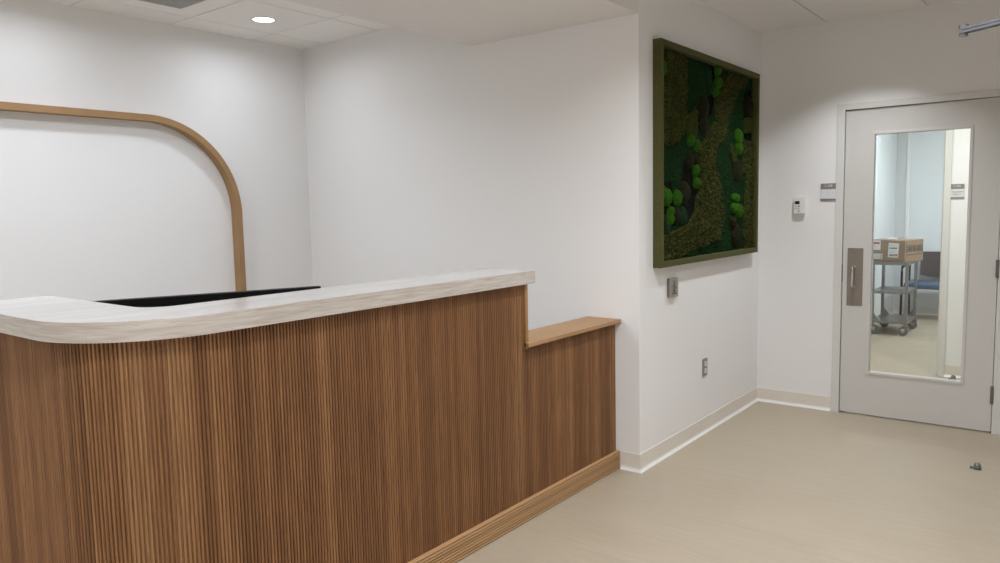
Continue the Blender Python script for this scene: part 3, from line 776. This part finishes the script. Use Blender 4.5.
lines(l2, -.330, -.285, (.080, .068, .056, .044), .004, .003, 'btn')
bm = bmesh.new()
for k in range(10): box(bm, -.272+k*.0028, -.272+k*.0028+.0014, -.0024, -.0017, .036, .086)
Pb('barcode', bm, 'btn', l2)
lines(l3, -.172, -.10, (.200, .190, .180, .120, .112), .003, .004, 'btn')
lines(l3, -.166, -.085, (.152,), .012, 0, 'ink'); 
bm = bmesh.new()
for k in range(22): box(bm, -.165+k*.004, -.165+k*.004+random.choice((.0015, .0026)), -.0024, -.0017, .068, .092)
Pb('barcode', bm, 'ink', l3)
# printed name on the end face
mt_ = face_mat((.0022, .235, .145), (0, 1, 0), (0, 0, 1))
text_mesh('printed_name', 'OAKWORKS', .108, 'ink', bxo, mt_, xs=.70, ext=.0006, bold=0)
bm = bmesh.new(); y = .03
while y < .43:
    w_ = random.uniform(.03, .06); box(bm, .0003, .0020, y, y+w_, .078, .088); y += w_+.010
Pb('printed_line', bm, 'ink_soft')
pf = bx('paper_slip', -1.79, -1.70, 9.42, 9.54, 1.0596, 1.072, 'label', bev=.003)
tag(pf, 'small white paper slip lying on top of the brown cardboard box', 'paper')

# chair
ch = empty('waiting_chair', (-1.6, 10.7, 0), 'wide waiting room chair with blue seat and dark back behind the cart', 'chair')
SX0, SX1 = -1.80, -1.14
bm = bmesh.new(); box(bm, SX0+.02, SX1-.02, 10.42, 10.93, .40, .475, .022); P(ch, 'seat', bm, 'blue', True)
bm = bmesh.new()                                             # back with a curved lower edge
N = 16; fr_, bk = [], []
for k in range(N+1):
    f = k/N; x = SX0+.12+(SX1-SX0-.14)*f; zb = .50+.035*(2*f-1)**2; yb = 10.955-.02*(1-(2*f-1)**2)*-1
    fr_.append((bm.verts.new((x, yb-.02, zb)), bm.verts.new((x, yb+.01, .835)), bm.verts.new((x, yb+.028, .835)), bm.verts.new((x, yb-.002, zb))))
for a_, b_ in zip(fr_, fr_[1:]):
    for k in range(4): bm.faces.new((a_[k], b_[k], b_[(k+1) % 4], a_[(k+1) % 4]))
bm.faces.new(fr_[0]); bm.faces.new(fr_[-1][::-1]); P(ch, 'backrest', bm, 'brownback')
for x in (SX0, SX1):
    bm = bmesh.new()
    tube(bm, [(x, 10.40, 0), (x, 10.42, .40), (x, 10.415, .62), (x, 10.43, .655), (x, 10.47, .668)], .013); P(ch, 'leg', bm, 'black', True)
    bm = bmesh.new(); tube(bm, [(x, 10.98, 0), (x, 10.93, .40), (x, 10.94, .64), (x, 10.965, .80)], .013); P(ch, 'leg', bm, 'black', True)
    bm = bmesh.new(); tube(bm, [(x, 10.44, .664), (x, 10.55, .676), (x, 10.75, .672), (x, 10.94, .655)], .016); P(ch, 'armrest', bm, 'black', True)
bm = bmesh.new()
for y in (10.45, 10.90): bar(bm, (SX0, y, .408), (SX1, y, .408), .02, .014)
for x in (SX0, SX1): bar(bm, (x, 10.43, .408), (x, 10.93, .408), .02, .014)
P(ch, 'seat_frame', bm, 'black')

# ------------------------------------------------------------------ world, camera, colour
w = bpy.data.worlds.new('World'); sc.world = w; w.use_nodes = True
w.node_tree.nodes['Background'].inputs[0].default_value = (.5, .52, .55, 1); w.node_tree.nodes['Background'].inputs[1].default_value = .02
cam = bpy.data.cameras.new('Camera'); co = bpy.data.objects.new('Camera', cam); C.objects.link(co)
r_ = Vector((.78760727, .61582676, -.02078918)); u_ = Vector((-.04349055, .08921341, .99506258)); f_ = Vector((-.61464084, .78281439, -.09704777))
co.matrix_world = Matrix(((r_.x, u_.x, -f_.x, 0), (r_.y, u_.y, -f_.y, 0), (r_.z, u_.z, -f_.z, 1.5009), (0, 0, 0, 1)))
cam.sensor_width = 36; cam.lens = 748.94*36/1000; cam.clip_start = .02
sc.camera = co
vs = sc.view_settings; vs.view_transform = 'Standard'; vs.look = 'None'; vs.gamma = 1; vs.use_curve_mapping = False; vs.exposure = 0
try:
    sc.cycles.max_bounces = 10; sc.cycles.diffuse_bounces = 6; sc.cycles.use_denoising = True
    sc.cycles.sample_clamp_indirect = 6
except Exception: pass
